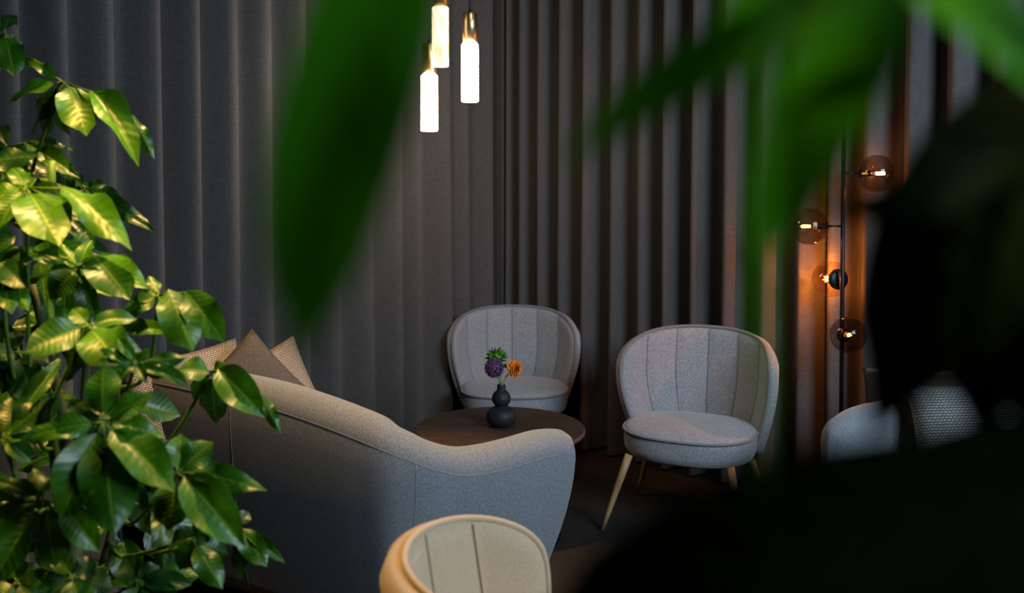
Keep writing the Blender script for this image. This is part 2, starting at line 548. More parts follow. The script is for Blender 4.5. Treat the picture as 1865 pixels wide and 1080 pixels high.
def make_chair(name, cloth, pipe):
    root = empty(name, (0, 0, 0))
    A = a_samples()
    NB = 16
    th = 0.045
    bm = bmesh.new()
    inner, outer = [], []
    for a in A:
        ci, co = [], []
        ac = max(-0.9995, min(0.9995, a))
        for j in range(NB + 1):
            b = j / NB
            p = shell_pt(ac, b)
            e = 0.004
            da = shell_az(min(0.9995, ac + e), p.z) - shell_az(max(-0.9995, ac - e), p.z)
            dz = shell_az(ac, p.z + 0.01) - shell_az(ac, p.z - 0.01)
            n = da.cross(dz).normalized()
            if n.dot(Vector((p.x, p.y + 0.05, 0))) > 0: n = -n    # towards the sitter
            edge = min(1.0, (1 - abs(a)) / 0.08) * min(1.0, (1 - b) / 0.06 + 0.0)
            edge = sqrt(max(0.0, min(1.0, edge)))
            ci.append(bm.verts.new(p + n * (0.006 + 0.013 * groove(a) * edge)))
            co.append(bm.verts.new(p - n * (th * (0.62 + 0.38 * edge))))
        inner.append(ci); outer.append(co)
    for G, fl in ((inner, False), (outer, True)):
        for X, Y in zip(G, G[1:]):
            for j in range(NB):
                f = (X[j], X[j + 1], Y[j + 1], Y[j])
                bm.faces.new(f[::-1] if fl else f)
    n = len(A)
    for i in range(n - 1):
        bm.faces.new((inner[i][NB], outer[i][NB], outer[i + 1][NB], inner[i + 1][NB]))
        bm.faces.new((inner[i][0], inner[i + 1][0], outer[i + 1][0], outer[i][0]))
    for i, fl in ((0, False), (n - 1, True)):
        for j in range(NB):
            f = (inner[i][j], outer[i][j], outer[i][j + 1], inner[i][j + 1])
            bm.faces.new(f[::-1] if fl else f)
    bmesh.ops.recalc_face_normals(bm, faces=bm.faces)
    back = obj('backrest', bm, cloth, root)
    # piping round the rim, and a thin cord down each seam
    rim = [shell_pt(-0.9995, j / NB) for j in range(NB)] + [shell_pt(max(-0.9995, min(0.9995, a)), 1.0) for a in A] + [shell_pt(0.9995, j / NB) for j in range(NB - 1, -1, -1)]
    rim2 = [rim[0]]
    for p in rim[1:]:
        if (p - rim2[-1]).length > 0.006: rim2.append(p)
    bm = bmesh.new()
    tube(bm, [p + Vector((0, -0.006, 0.002)) for p in rim2], 0.0075, 8)
    obj('piping', bm, pipe, root)
    bm = bmesh.new()
    for a in SEAMS:
        tube(bm, [shell_pt(a, 0.05 + 0.93 * j / 12) + Vector((-a * 0.006, -0.009, 0)) for j in range(13)], 0.0035, 6)
    obj('seam', bm, pipe, root)
    # seat cushion
    hw, hd, cy, e = 0.280, 0.240, -0.012, 2.5
    def out(t, k=1.0):
        c, s = cos(t), sin(t)
        return Vector((k * hw * math.copysign(abs(c) ** (2 / e), c), cy + k * hd * math.copysign(abs(s) ** (2 / e), s), 0))
    NT = 64
    prof = [(0.0, 0.297), (0.6, 0.296), (0.90, 0.296), (0.965, 0.308), (0.995, 0.335), (1.0, 0.375), (1.0, 0.398), (0.985, 0.409), (0.94, 0.418), (0.8, 0.427), (0.55, 0.433), (0.3, 0.436), (0.0, 0.437)]
    bm = bmesh.new()
    rings = []
    for k, z in prof:
        if k == 0: rings.append([bm.verts.new((0, cy, z))]); continue
        rings.append([bm.verts.new(out(2 * pi * i / NT, k) + Vector((0, 0, z))) for i in range(NT)])
    for X, Y in zip(rings, rings[1:]):
        for i in range(NT):
            i2 = (i + 1) % NT
            if len(X) == 1: bm.faces.new((X[0], Y[i2], Y[i]))
            elif len(Y) == 1: bm.faces.new((X[i], X[i2], Y[0]))
            else: bm.faces.new((X[i], X[i2], Y[i2], Y[i]))
    seat = obj('seat', bm, cloth, root)
    bm = bmesh.new()
    tube(bm, [out(2 * pi * i / NT, 1.004) + Vector((0, 0, 0.403)) for i in range(NT)], 0.0065, 6, closed=True)
    obj('seat_piping', bm, pipe, seat)
    for sx in (-1, 1):
        for sy in (-1, 1):
            bm = bmesh.new()
            top, foot = Vector((sx * 0.215, -0.03 + sy * 0.165, 0.31)), Vector((sx * 0.305, -0.035 + sy * 0.245, 0.0))
            tube(bm, [top.lerp(foot, k / 4) for k in range(5)], (0.0175, 0.0095), 14)
            for v in bm.verts:
                if v.co.z < 0.0: v.co.z = 0.0
            obj('leg', bm, M_OAK, root)
    return root

chair = make_chair('tub_chair', M_CHAIR, M_PIPE)
tag(chair, 'grey channel-backed tub chair on oak legs, right of the table, its legs in full view', 'chair', 'grey tub chairs facing the sofa')
chair.location = (0.775, 4.24, 0); chair.rotation_euler.z = radians(-25)
c2 = copy_tree(chair)
tag(c2, 'grey channel-backed tub chair in the curtain corner, standing behind the vase and round table', 'chair')
c2.scale = (0.97, 0.97, 0.97)
c2.location = (0.012, 5.06, 0); c2.rotation_euler.z = radians(2)
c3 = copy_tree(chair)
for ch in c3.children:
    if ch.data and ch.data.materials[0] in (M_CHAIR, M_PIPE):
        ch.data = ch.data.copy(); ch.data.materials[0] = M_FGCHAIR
tag(c3, 'pale warm-lit tub chair at the bottom edge, only its rounded backrest showing before the sofa', 'chair')
del c3['group']
c3.location = (0.125, 1.89, 0); c3.rotation_euler.z = radians(94)

# ------------------------------------------------------------------ sofas
SO = Vector((-0.40, 3.50, 0))
def make_sofa():
    root = empty('curved_sofa', SO)
    ctl = [(P(1064, 790, 3.25)), P(1010, 788, 3.16), P(950, 804, 3.06), P(900, 816, 3.0), P(850, 822, 2.95), P(800, 813, 2.90), P(755, 797, 2.87), P(700, 776, 2.86),
           P(640, 752, 2.90), P(575, 728, 2.96), P(500, 704, 3.04), P(420, 686, 3.14), P(313, 664, 3.30)]
    ctl = [Vector((p.x, p.y, p.z)) for p in ctl]
    ctl += [Vector((-1.265, 3.41, 0.86)), Vector((-1.29, 3.51, 0.83)), Vector((-1.24, 3.61, 0.76)), Vector((-1.12, 3.79, 0.68)), Vector((-0.97, 4.00, 0.63)), Vector((-0.88, 4.08, 0.61))]
    N = 140
    path = catmull(ctl, 400)
    L = [0.0]
    for a, b in zip(path, path[1:]): L.append(L[-1] + (b - a).length)
    tot = L[-1]
    def at(s): 
        return Vector((interp(s, L, [p.x for p in path]), interp(s, L, [p.y for p in path]), interp(s, L, [p.z for p in path])))
    cen = Vector((-0.42, 3.62))
    def frame(s):
        p = at(max(0.0, min(tot, s)))
        t = at(min(tot, s + 0.03)) - at(max(0.0, s - 0.03))
        t2 = Vector((t.x, t.y)).normalized()
        n = Vector((t2.y, -t2.x))
        if n.dot(cen - Vector((p.x, p.y))) < 0 and True: n = -n
        return p, n
    TH = 0.12
    zb = 0.13
    # profile: (height share below the top, offset inwards, end trim)
    def section(s_share):
        """Returns list of points across the shell at this share of its length."""
        pts = []
        de = min(s_share, 1 - s_share) * tot             # distance from the nearer arm end
        r = 0.075
        k = sqrt(max(0.0, 1 - max(0.0, 1 - de / r) ** 2)) if de < r else 1.0
        levels = []
        for q in (0.0, 0.06, 0.16, 0.3, 0.45, 0.6, 0.74, 0.86): levels.append(('o', q))
        for j in range(9): levels.append(('t', j / 8))
        for q in (0.8, 0.55, 0.3, 0.05): levels.append(('i', q))
        for kind, q in levels:
            s = s_share * tot
            p, n = frame(s)
            ztop = p.z - 0.045 * (1 - k)
            hr = 0.075
            zt = ztop - hr
            if kind == 'o': z = zb + (zt - zb) * q; off = 0.075 * (1 - q) ** 1.8
            elif kind == 't':
                an = pi * (1 - q)
                z = zt + hr * sin(an); off = TH / 2 + TH / 2 * cos(an)
            else: z = 0.36 + (zt - 0.36) * q; off = TH + 0.02 * (1 - q)
            e = 0.17 * max(0.0, (0.60 - z) / 0.47) ** 1.9           # the arm fronts sweep back towards the floor
            s2 = e + (tot - 2 * e) * s_share
            p2, n2 = frame(s2)
            o2 = TH / 2 + (off - TH / 2) * max(k, 0.04)
            # keep the outline outer edge on the path
            pts.append(Vector((p2.x + n2.x * o2, p2.y + n2.y * o2, z)))
        return pts
    shares = []
    for i in range(N + 1):
        t = i / N
        shares.append(t)
    extra = [0.002, 0.005, 0.009, 0.014, 0.02]
    shares = sorted(set(shares + extra + [1 - x for x in extra]))
    bm = bmesh.new()
    rows = [[bm.verts.new(p) for p in section(t)] for t in shares]
    for A, B in zip(rows, rows[1:]):
        for j in range(len(A) - 1):
            bm.faces.new((A[j], A[j + 1], B[j + 1], B[j]))
    bm.faces.new(rows[0]); bm.faces.new(rows[-1][::-1])
    for A, B in zip(rows, rows[1:]):                       # underside
        bm.faces.new((A[0], B[0], B[-1], A[-1]))
    bmesh.ops.recalc_face_normals(bm, faces=bm.faces)
    body = obj('sofa_shell', bm, M_SOFA, root, shift=SO)
    # upholstery seams: along the top edge and down the two outer panels
    def outer(s, q, lift=0.0025):
        sh = s / tot
        zt = at(s).z - 0.075
        z = zb + (zt - zb) * q
        e = 0.17 * max(0.0, (0.60 - z) / 0.47) ** 1.9
        p2, n2 = frame(e + (tot - 2 * e) * sh)
        off = 0.075 * (1 - q) ** 1.8 - lift + 0.0012
        return Vector((p2.x + n2.x * off, p2.y + n2.y * off, z))
    bm = bmesh.new()
    def near_u(u):
        best = min(range(len(path)), key=lambda i: abs(W_PX / 2 + F_PX * path[i].x / path[i].y - u) + (1e5 if L[i] > 2.1 else 0))
        return L[best]
    for u in (757, 412):
        s = near_u(u)
        tube(bm, [outer(s, 1.0 - 0.97 * j / 20, 0.0) for j in range(21)], 0.0022, 6)
    s0, s1 = 0.12, tot - 0.12
    tube(bm, [outer(s0 + (s1 - s0) * j / 90, 1.0, 0.0) for j in range(91)], 0.0022, 6)
    obj('seam', bm, M_SOFA, root, shift=SO)
    # seat: a thick upholstered base inside the shell plus its cushion
    def fill(name, z0, z1, inset, m):
        ring = []
        for j in range(61):
            s = 0.10 + (tot - 0.20) * j / 60
            p, n = frame(s)
            ring.append(Vector((p.x + n.x * inset, p.y + n.y * inset)))
        bm = bmesh.new()
        c = sum(ring, Vector((0, 0))) / len(ring)
        lv = [(0.94, z0), (1.0, z0 + 0.02), (1.0, z1 - 0.045), (0.985, z1 - 0.015), (0.94, z1)]
        rr = [[bm.verts.new((c.x + (q.x - c.x) * k, c.y + (q.y - c.y) * k, z)) for q in ring] for k, z in lv]
        for A, B in zip(rr, rr[1:]):
            for i in range(len(ring)):
                i2 = (i + 1) % len(ring)
                bm.faces.new((A[i], A[i2], B[i2], B[i]))
        bm.faces.new(rr[0][::-1]); bm.faces.new(rr[-1])
        bmesh.ops.recalc_face_normals(bm, faces=bm.faces)
        return obj(name, bm, m, root, shift=SO)
    fill('seat_base', 0.13, 0.31, 0.13, M_SOFA)
    fill('seat_cushion', 0.31, 0.43, 0.155, M_SOFA)
    for q in (0.12, 0.36, 0.64, 0.88):
        p, n = frame(tot * q)
        bm = bmesh.new()
        tube(bm, [(p.x + n.x * 0.16, p.y + n.y * 0.16, 0.15), (p.x + n.x * 0.14, p.y + n.y * 0.14, 0.0)], (0.02, 0.012), 12)
        for v in bm.verts: v.co.z = max(0.0, v.co.z)
        obj('leg', bm, M_BLACK, root, shift=SO)
    return root
sofa = make_sofa()
tag(sofa, 'blue-grey curved sofa seen from behind, its scooped arm before the round table', 'sofa', 'curved grey sofas')
sofa2 = copy_tree(sofa)
tag(sofa2, 'blue-grey curved sofa under the floor lamp, mostly hidden by dark leaves', 'sofa')
R2 = radians(181)
tip = Vector((P(1064, 788, 3.25).x, 3.25, 0)) - SO
tip.rotate(Matrix.Rotation(R2, 3, 'Z'))
sofa2.rotation_euler.z = R2
sofa2.location = (1.045 - tip.x, 3.40 - tip.y, 0)

# ------------------------------------------------------------------ cushions
def make_cushion(name, w, h, t, m):
    bm = bmesh.new()
    uvl = bm.loops.layers.uv.new('UVMap')
    N = 18
    def pt(u, v, sgn):
        k = max(0.0, (1 - u ** 4) * (1 - v ** 4)) ** 0.5
        return Vector((u * w / 2 * (1 - 0.07 * (1 - v * v)), v * h / 2 * (1 - 0.07 * (1 - u * u)), sgn * (t / 2 * k)))
    for sgn in (1, -1):
        G = []
        for i in range(N + 1):
            G.append([bm.verts.new(pt(-1 + 2 * i / N, -1 + 2 * j / N, sgn)) for j in range(N + 1)])
        for i in range(N):
            for j in range(N):
                idx = [(i, j), (i + 1, j), (i + 1, j + 1), (i, j + 1)]
                if sgn < 0: idx = idx[::-1]
                f = bm.faces.new([G[a][b] for a, b in idx])
                for lp, (a, b) in zip(f.loops, idx): lp[uvl].uv = (a / N, b / N)
    bmesh.ops.remove_doubles(bm, verts=bm.verts, dist=1e-4)
    return obj(name, bm, m)
def put(o, loc, xaxis, normal):
    """Place a cushion: its width along xaxis, its face along normal."""
    n = Vector(normal).normalized()
    x = Vector(xaxis); x = (x - n * x.dot(n)).normalized()
    y = n.cross(x)
    o.matrix_world = Matrix.Translation(loc) @ Matrix((x, y, n)).transposed().to_4x4()
cu = make_cushion('cushion', 0.45, 0.45, 0.12, M_KNIT_DARK)
tag(cu, 'taupe coarse-woven cushion standing on a corner at the sofa back, in front', 'cushion', 'woven cushions on the sofa')
put(cu, P(456, 762, 3.46), (0.75, -0.1, -0.68), (0.30, -0.90, 0.28))
cu2 = make_cushion('cushion', 0.46, 0.46, 0.13, M_KNIT_LIGHT)
tag(cu2, 'pale beige ribbed cushion tucked behind the taupe one, right-hand edge showing', 'cushion', 'woven cushions on the sofa')
put(cu2, P(480, 762, 3.66), (0.88, -0.1, 0.45), (0.25, -0.9, 0.2))
cu3 = cu2.copy(); COL.objects.link(cu3)
tag(cu3, 'pale beige ribbed cushion peeping out between the plant leaves and the taupe cushion', 'cushion')
put(cu3, Vector((-1.13, 3.50, 0.655)), (0.72, 0.68, 0.10), (0.66, -0.66, 0.34))
cu4 = make_cushion('cushion', 0.46, 0.40, 0.14, M_KNIT_GREY)
tag(cu4, 'dark grey chunky-knit cushion on the sofa under the floor lamp', 'cushion')
put(cu4, P(1790, 800, 3.38), (1, 0.0, 0.0), (-0.35, -0.9, 0.35))
cu5 = make_cushion('cushion', 0.40, 0.40, 0.13, M_BROWN)
tag(cu5, 'dark brown cushion beside the chunky-knit one on the shadowed sofa', 'cushion')
put(cu5, P(1672, 770, 3.60), (1, -0.3, 0.0), (-0.45, -0.85, 0.35))

# ------------------------------------------------------------------ round table
TC = Vector((P(911, 778, 4.04).x, 4.04, 0)); TZ = P(911, 778, 4.04).z; TR = 0.35
tbl = empty('round_table', TC)
tag(tbl, 'low round walnut coffee table with a black wire base, holding the vase', 'table')
bm = bmesh.new()
lathe(bm, [(0, TZ - 0.001), (TR - 0.004, TZ - 0.001), (TR - 0.0015, TZ)], 72) if False else None
lathe(bm, [(0, TZ - 0.022), (TR - 0.006, TZ - 0.022), (TR - 0.001, TZ - 0.018), (TR - 0.001, TZ - 0.004), (TR - 0.004, TZ), (0, TZ)], 72)
bmesh.ops.recalc_face_normals(bm, faces=bm.faces)
top = obj('tabletop', bm, M_WALNUT, tbl, smooth=False)
bm = bmesh.new()
lathe(bm, [(TR - 0.003, TZ - 0.020), (TR, TZ - 0.0175), (TR, TZ - 0.0045), (TR - 0.003, TZ - 0.002)], 72)
tag(obj('edge_band', bm, M_WALNUT_EDGE, top), 'lighter brown edge band')
for z in (TZ - 0.03, 0.012):
    bm = bmesh.new()
    tube(bm, [(0.24 * cos(2 * pi * i / 48), 0.24 * sin(2 * pi * i / 48), z) for i in range(48)], 0.008 if z > 0.1 else 0.012, 8, closed=True)
    obj('ring', bm, M_BLACK, tbl)
bm = bmesh.new()
tube(bm, [(0, 0, 0.01), (0, 0, TZ - 0.03)], 0.004, 6)
rod = obj('rod', bm, M_BLACK, tbl)
rod.location = (0.24, 0, 0)
for i in range(1, 36):
    r = rod.copy(); COL.objects.link(r)
    r.location = (0.24 * cos(2 * pi * i / 36), 0.24 * sin(2 * pi * i / 36), 0)

# ------------------------------------------------------------------ vase and flowers
VB = P(913, 772, 4.06); VB.z = TZ + 0.0005
q = 4.06 / F_PX
vp = [(0, 0), (15, 0), (19, 1.5), (24, 6), (27, 12), (27.7, 18), (26.5, 24), (22.5, 30), (16, 34.5), (11.8, 36.6), (11.0, 37.6), (12.2, 39), (15.5, 43), (17.2, 49), (17.2, 53), (15.2, 59), (11.5, 63.5), (8.6, 65.8), (7.8, 67.5),
      (7.7, 73), (7.7, 75.5), (7.3, 76.3), (6.5, 76), (6.3, 70), (6.0, 60), (0, 58)]
bm = bmesh.new()
vp = catmull([(r, 0, z) for r, z in vp[:-1]], 96)
lathe(bm, [(0, 0)] + [(max(0.01, p.x) * q, p.z * q) for p in vp[2:]] + [(0, 58 * q)], 48)
bmesh.ops.recalc_face_normals(bm, faces=bm.faces)
vase = obj('vase', bm, M_VASE); vase.location = VB
tag(vase, 'small matt black double-gourd vase standing on the round walnut table', 'vase')
NECK = VB + Vector((0, 0, 74 * q))
DEEP = VB + Vector((0, 0, 60 * q))

def flower_root(name, label, cat):
    o = empty(name, DEEP)
    return tag(o, label, cat, 'flowers in the black vase')
M_PURPLE = plain('allium_purple', (0.17, 0.075, 0.19), 0.7, var=0.6, scale=90)
M_ORANGE = plain('dahlia_orange', (0.85, 0.22, 0.012), 0.6, var=0.25, scale=60)
M_FSTEM = plain('pale_flower_stem', (0.28, 0.33, 0.13), 0.6)
M_SEPAL = plain('fresh_green', (0.07, 0.26, 0.015), 0.5, var=0.35, scale=60)

al = flower_root('allium', 'round purple allium flower head on a pale stem in the black vase', 'flower')
HC = P(900, 670, 4.03); HR = 17 * q
bm = bmesh.new()
tube(bm, [DEEP + Vector((-0.002, -0.001, 0)), NECK + Vector((-0.003, -0.004, 0)), P(911, 692, 4.04), HC], 0.0048, 8, n=10)
obj('stem', bm, M_FSTEM, al, shift=DEEP)
bm = bmesh.new()
rnd = random.Random(4)
bmesh.ops.create_icosphere(bm, subdivisions=2, radius=HR * 0.72)
for i in range(320):
    z = 1 - 2 * (i + 0.5) / 320; ph = i * 2.399963
    d = Vector((sqrt(1 - z * z) * cos(ph), sqrt(1 - z * z) * sin(ph), z))
    d = (d + Vector((rnd.uniform(-.12, .12), rnd.uniform(-.12, .12), rnd.uniform(-.12, .12)))).normalized()
    b0, t0 = d * HR * 0.6, d * HR * rnd.uniform(0.97, 1.12)
    X = d.orthogonal().normalized(); Y = d.cross(X)
    rot = rnd.uniform(0, 6)
    for k in range(4):                                   # a star of four petals
        an = rot + k * pi / 2
        w = X * cos(an) + Y * sin(an); s_ = d.cross(w)
        a_ = bm.verts.new(b0); c_ = bm.verts.new(t0 + w * HR * 0.15 + d * HR * 0.03)
        e_ = bm.verts.new(t0 * 0.9 + s_ * HR * 0.05); f_ = bm.verts.new(t0 * 0.9 - s_ * HR * 0.05)
        bm.faces.new((a_, e_, c_, f_))
bmesh.ops.translate(bm, verts=bm.verts, vec=HC)
obj('flower_head', bm, M_PURPLE, al, smooth=False, shift=DEEP)

da = flower_root('orange_flower', 'frilly orange double flower turned sideways on a thin curved stem', 'flower')
OC = P(937, 671, 4.05)
ax = Vector((0.75, -0.55, 0.12)).normalized()
bm = bmesh.new()
tube(bm, [DEEP + Vector((0.003, 0.002, 0)), NECK + Vector((0.005, 0.0, 0)), P(921, 688, 4.06), P(927, 679, 4.06), OC - ax * 0.012], 0.0028, 8, n=14)
obj('stem', bm, M_FSTEM, da, shift=DEEP)
bm = bmesh.new()
Mx = align(ax)
def petal(bm, base, d, up, ln, w):
    s_ = d.cross(up).normalized()
    r0 = [bm.verts.new(base + s_ * w * 0.2 * k) for k in (-1, 1)]
    r1 = [bm.verts.new(base + d * ln * 0.6 + up * ln * 0.06 + s_ * w * 0.5 * k) for k in (-1, 1)]
    r2 = [bm.verts.new(base + d * ln * 0.95 - up * ln * 0.05 + s_ * w * 0.3 * k) for k in (-1, 1)]
    bm.faces.new((r0[0], r0[1], r1[1], r1[0])); bm.faces.new((r1[0], r1[1], r2[1], r2[0]))
RO = 17.5 * q
for layer in range(8):
    t = layer / 7
    nP = int(22 - 10 * t)
    for k in range(nP):
        an = 2 * pi * (k + 0.5 * (layer % 2) + rnd.uniform(-.2, .2)) / nP
        el = radians(-12 + 88 * t + rnd.uniform(-8, 8))
        d = Vector((cos(an) * cos(el), sin(an) * cos(el), sin(el)))
        up = Vector((-cos(an) * sin(el), -sin(an) * sin(el), cos(el)))
        petal(bm, Vector((0, 0, 0.005 * t)) , d, up, RO * (1.0 - 0.38 * t) * rnd.uniform(0.9, 1.08), RO * 0.42)
bmesh.ops.transform(bm, matrix=Mx, verts=bm.verts)
bmesh.ops.translate(bm, verts=bm.verts, vec=OC)
obj('flower_head', bm, M_ORANGE, da, smooth=False, shift=DEEP)
bm = bmesh.new()
lathe(bm, [(0, -0.016), (0.006, -0.013), (0.009, -0.004), (0.006, 0.002), (0, 0.003)], 12, OC, Mx)
obj('calyx', bm, M_SEPAL, da, shift=DEEP)

gr = flower_root('green_bloom', 'leafy green flower head rising behind the purple allium', 'flower')
GC = P(905, 650, 4.10)
bm = bmesh.new()
tube(bm, [DEEP + Vector((0.0, 0.004, 0)), NECK + Vector((0.0, 0.005, 0)), P(910, 675, 4.09), GC], 0.003, 8, n=10)
obj('stem', bm, M_FSTEM, gr, shift=DEEP)
bm = bmesh.new()
lathe(bm, sphere_prof(11 * q, 10, 0, sz=0.8), 16, GC)
obj('flower_head', bm, M_SEPAL, gr, shift=DEEP)
def bract_mesh():
    bm = bmesh.new()
    rows = []
    for t, w in ((0, .18), (.3, .5), (.6, .38), (1, .0)):
        z = 0.25 * t * (1 - t) + 0.15 * t * t
        if w == 0: rows.append([bm.verts.new((0, t, z))]); continue
        rows.append([bm.verts.new((-w * .5, t, z + .05)), bm.verts.new((0, t, z)), bm.verts.new((w * .5, t, z + .05))])
    for A, B in zip(rows, rows[1:]):
        if len(B) == 1:
            bm.faces.new((A[0], A[1], B[0])); bm.faces.new((A[1], A[2], B[0]))
        else:
            for k in range(2): bm.faces.new((A[k], A[k + 1], B[k + 1], B[k]))
    return bm
br0 = None
for i in range(46):
    z = 1 - 1.75 * (i + 0.5) / 46; ph = i * 2.399963
    d = Vector((sqrt(max(0, 1 - z * z)) * cos(ph), sqrt(max(0, 1 - z * z)) * sin(ph), z)).normalized()
    out = (d + Vector((0, 0, 0.25)) + 0.35 * d.orthogonal()).normalized()
    base = GC + Vector((d.x * 11, d.y * 11, d.z * 8)) * q
    if br0 is None:
        br0 = obj('bract', bract_mesh(), M_SEPAL, gr); o = br0
    else:
        o = br0.copy(); COL.objects.link(o)
    X = out.cross(d + Vector((0.01, 0.02, 0))).normalized(); Z = X.cross(out)
    s_ = q * rnd.uniform(10, 14)
    o.matrix_local = Matrix.Translation(base - DEEP) @ Matrix((X, out, Z)).transposed().to_4x4() @ Matrix.Diagonal((s_, s_, s_, 1))
o = br0.copy(); COL.objects.link(o); o.name = 'stem_leaf'
b_ = P(915, 664, 4.06)
o.matrix_local = Matrix.Translation(b_ - DEEP) @ Matrix((Vector((0.3, 0, 0.95)), Vector((0.95, -0.1, -0.3)), Vector((0.1, -0.95, 0.1)))).transposed().to_4x4() @ Matrix.Diagonal((16 * q, 14 * q, 14 * q, 1))

# ------------------------------------------------------------------ pendant lamps
def pendant(cx, vtop, vbot, d, cap_top, label, stone=M_ALABASTER):
    s = d / F_PX
    p0, p1 = P(cx, vbot, d), P(cx, vtop, d)
    root = tag(empty('pendant_lamp', p0), label, 'pendant lamp', 'alabaster pendants over the table')
    r, h = 16 * s * 0.97, p1.z - p0.z
    hc = (vtop - cap_top) * s
    bm = bmesh.new()
    lathe(bm, [(0, 0.003), (0.004, 0.003), (0.0045, 0.0), (r - 0.004, 0), (r - 0.001, 0.002), (r, 0.006), (r, h - 0.004), (r - 0.003, h), (0, h)], 32)
    bmesh.ops.recalc_face_normals(bm, faces=bm.faces)
    obj('alabaster_shade', bm, stone, root)
    bm = bmesh.new()
    rc = r * 0.88
    lathe(bm, [(0, h), (rc, h), (rc, h + hc - 0.002), (rc - 0.002, h + hc), (0, h + hc)], 32)
    bmesh.ops.recalc_face_normals(bm, faces=bm.faces)
    obj('metal_cap', bm, M_BRASS, root)
    bm = bmesh.new()
    tube(bm, [(0, 0, h + hc), (0, 0, 2.99 - p0.z)], 0.0018, 6)
    obj('cord', bm, M_BLACK, root)
    bm = bmesh.new()
    lathe(bm, [(0, h + hc), (0.006, h + hc), (0.006, h + hc + 0.012), (0.003, h + hc + 0.018), (0, h + hc + 0.018)], 12)
    obj('cord_grip', bm, M_BLACK, root)
    bm = bmesh.new()
    lathe(bm, [(0, 2.975 - p0.z), (0.035, 2.975 - p0.z), (0.035, 2.999 - p0.z), (0, 2.999 - p0.z)], 24)
    obj('ceiling_rose', bm, M_BRASS, root)
pendant(802, 13, 122, 3.92, -42, 'glowing alabaster tube pendant hanging highest of the three, its cap behind a leaf', M_ALABASTER_SOFT)
pendant(856, 80, 186, 4.0, 25, 'glowing alabaster tube pendant with its brushed metal cap in full view')
pendant(782, 137, 239, 4.1, 80, 'glowing alabaster tube pendant hanging lowest, its cap partly behind another')

# ------------------------------------------------------------------ globe floor lamp
LD = 4.18
LP_ = Vector((P(1531, 900, LD).x, LD, 0))
lamp = tag(empty('globe_floor_lamp', LP_), 'black pole floor lamp with smoked glass globes and amber bulbs before the curtain', 'floor lamp')
ls = LD / F_PX
ptop = P(1537, 200, LD)
def pole_at(v):
    z = P(1535, v, LD).z
    return Vector((LP_.x + (ptop.x - LP_.x) * z / ptop.z, LD, z))
bm = bmesh.new(); tube(bm, [LP_ + Vector((0, 0, 0.01)), ptop], 0.0095, 14)
obj('pole', bm, M_BLACK, lamp, shift=LP_)
bm = bmesh.new(); lathe(bm, [(0, 0), (0.14, 0), (0.14, 0.014), (0.135, 0.02), (0.02, 0.024), (0, 0.024)], 40)
bmesh.ops.recalc_face_normals(bm, faces=bm.faces)
obj('base', bm, M_BLACK, lamp)
def globe(c, a, r, glass, power, cap_r, fil=(-0.05, 0.42, 0.0055), bulb=1.0):
    """Globe centred at c on an arm leaving the pole at a; the bulb looks along the arm."""
    d = (c - a).normalized()
    bm = bmesh.new(); tube(bm, [a, c - d * r * 0.97], 0.005, 10)
    obj('arm', bm, M_BLACK, lamp, shift=LP_)
    bm = bmesh.new(); lathe(bm, [(0, -r * 1.0), (cap_r * 0.6, -r * 1.0), (cap_r, -r * 0.93), (cap_r, -r * 0.90), (0.013, -r * 0.86), (0.013, -r * 0.38), (0, -r * 0.38)], 24, c, align(d))
    bmesh.ops.recalc_face_normals(bm, faces=bm.faces)
    obj('socket', bm, M_BLACK, lamp, shift=LP_)
    bm = bmesh.new(); lathe(bm, sphere_prof(r, 20), 32, c, align(d))
    g = obj('glass_globe', bm, glass, lamp, shift=LP_)
    bm = bmesh.new()
    lathe(bm, [(0.0125, -r * 0.4), (0.0125, -r * 0.22), (0.010, -r * 0.16)], 16, c, align(d))
    obj('bulb_cap', bm, M_STEEL, g, shift=LP_)
    bm = bmesh.new()
    lathe(bm, [(0.010, -r * 0.16), (0.012 * bulb, 0), (0.013 * bulb, r * 0.4 * bulb ** 0.5), (0.008 * bulb, r * 0.55 * bulb ** 0.5), (0, r * 0.6 * bulb ** 0.5)], 16, c, align(d))
    obj('bulb_glass', bm, M_CLEAR, g, shift=LP_)
    bm = bmesh.new()
    X = d.orthogonal().normalized(); Y = d.cross(X)
    for k in range(4):
        o_ = (X * cos(k * pi / 2 + .4) + Y * sin(k * pi / 2 + .4)) * fil[2]
        tube(bm, [c + o_ + d * r * fil[0], c + o_ + d * r * fil[1]], 0.0013, 6)
    obj('filament', bm, M_FILAMENT, g, shift=LP_)
    pl = bpy.data.lights.new('bulb_light', 'POINT')
    pl.energy, pl.color, pl.shadow_soft_size = power, (1.0, 0.36, 0.08), 0.005
    po = bpy.data.objects.new('bulb_light', pl); COL.objects.link(po)
    po.parent = lamp; po.location = c + d * r * 0.2 - LP_
r_ = 34 * ls
globe(P(1597, 316, LD), pole_at(316), r_, M_SMOKE, 2.6, 0.02)
globe(P(1474, 412, LD), pole_at(412), r_, M_SMOKE, 2.6, 0.02)
globe(P(1513, 508, LD + 0.11), pole_at(509) , r_, M_CLEAR, 15.0, 0.045, (0.05, 0.70, 0.009), 1.6)
globe(P(1545, 610, LD - 0.10), pole_at(611), r_ * 0.95, M_SMOKE, 0.5, 0.03)

# ------------------------------------------------------------------ plants
def leaf_width(t):
    w = sin(pi * min(1.0, t ** 0.86)) ** 0.68
    if t > 0.82: w *= 1 - 0.5 * ((t - 0.82) / 0.18) ** 0.8
    return max(0.0, w)

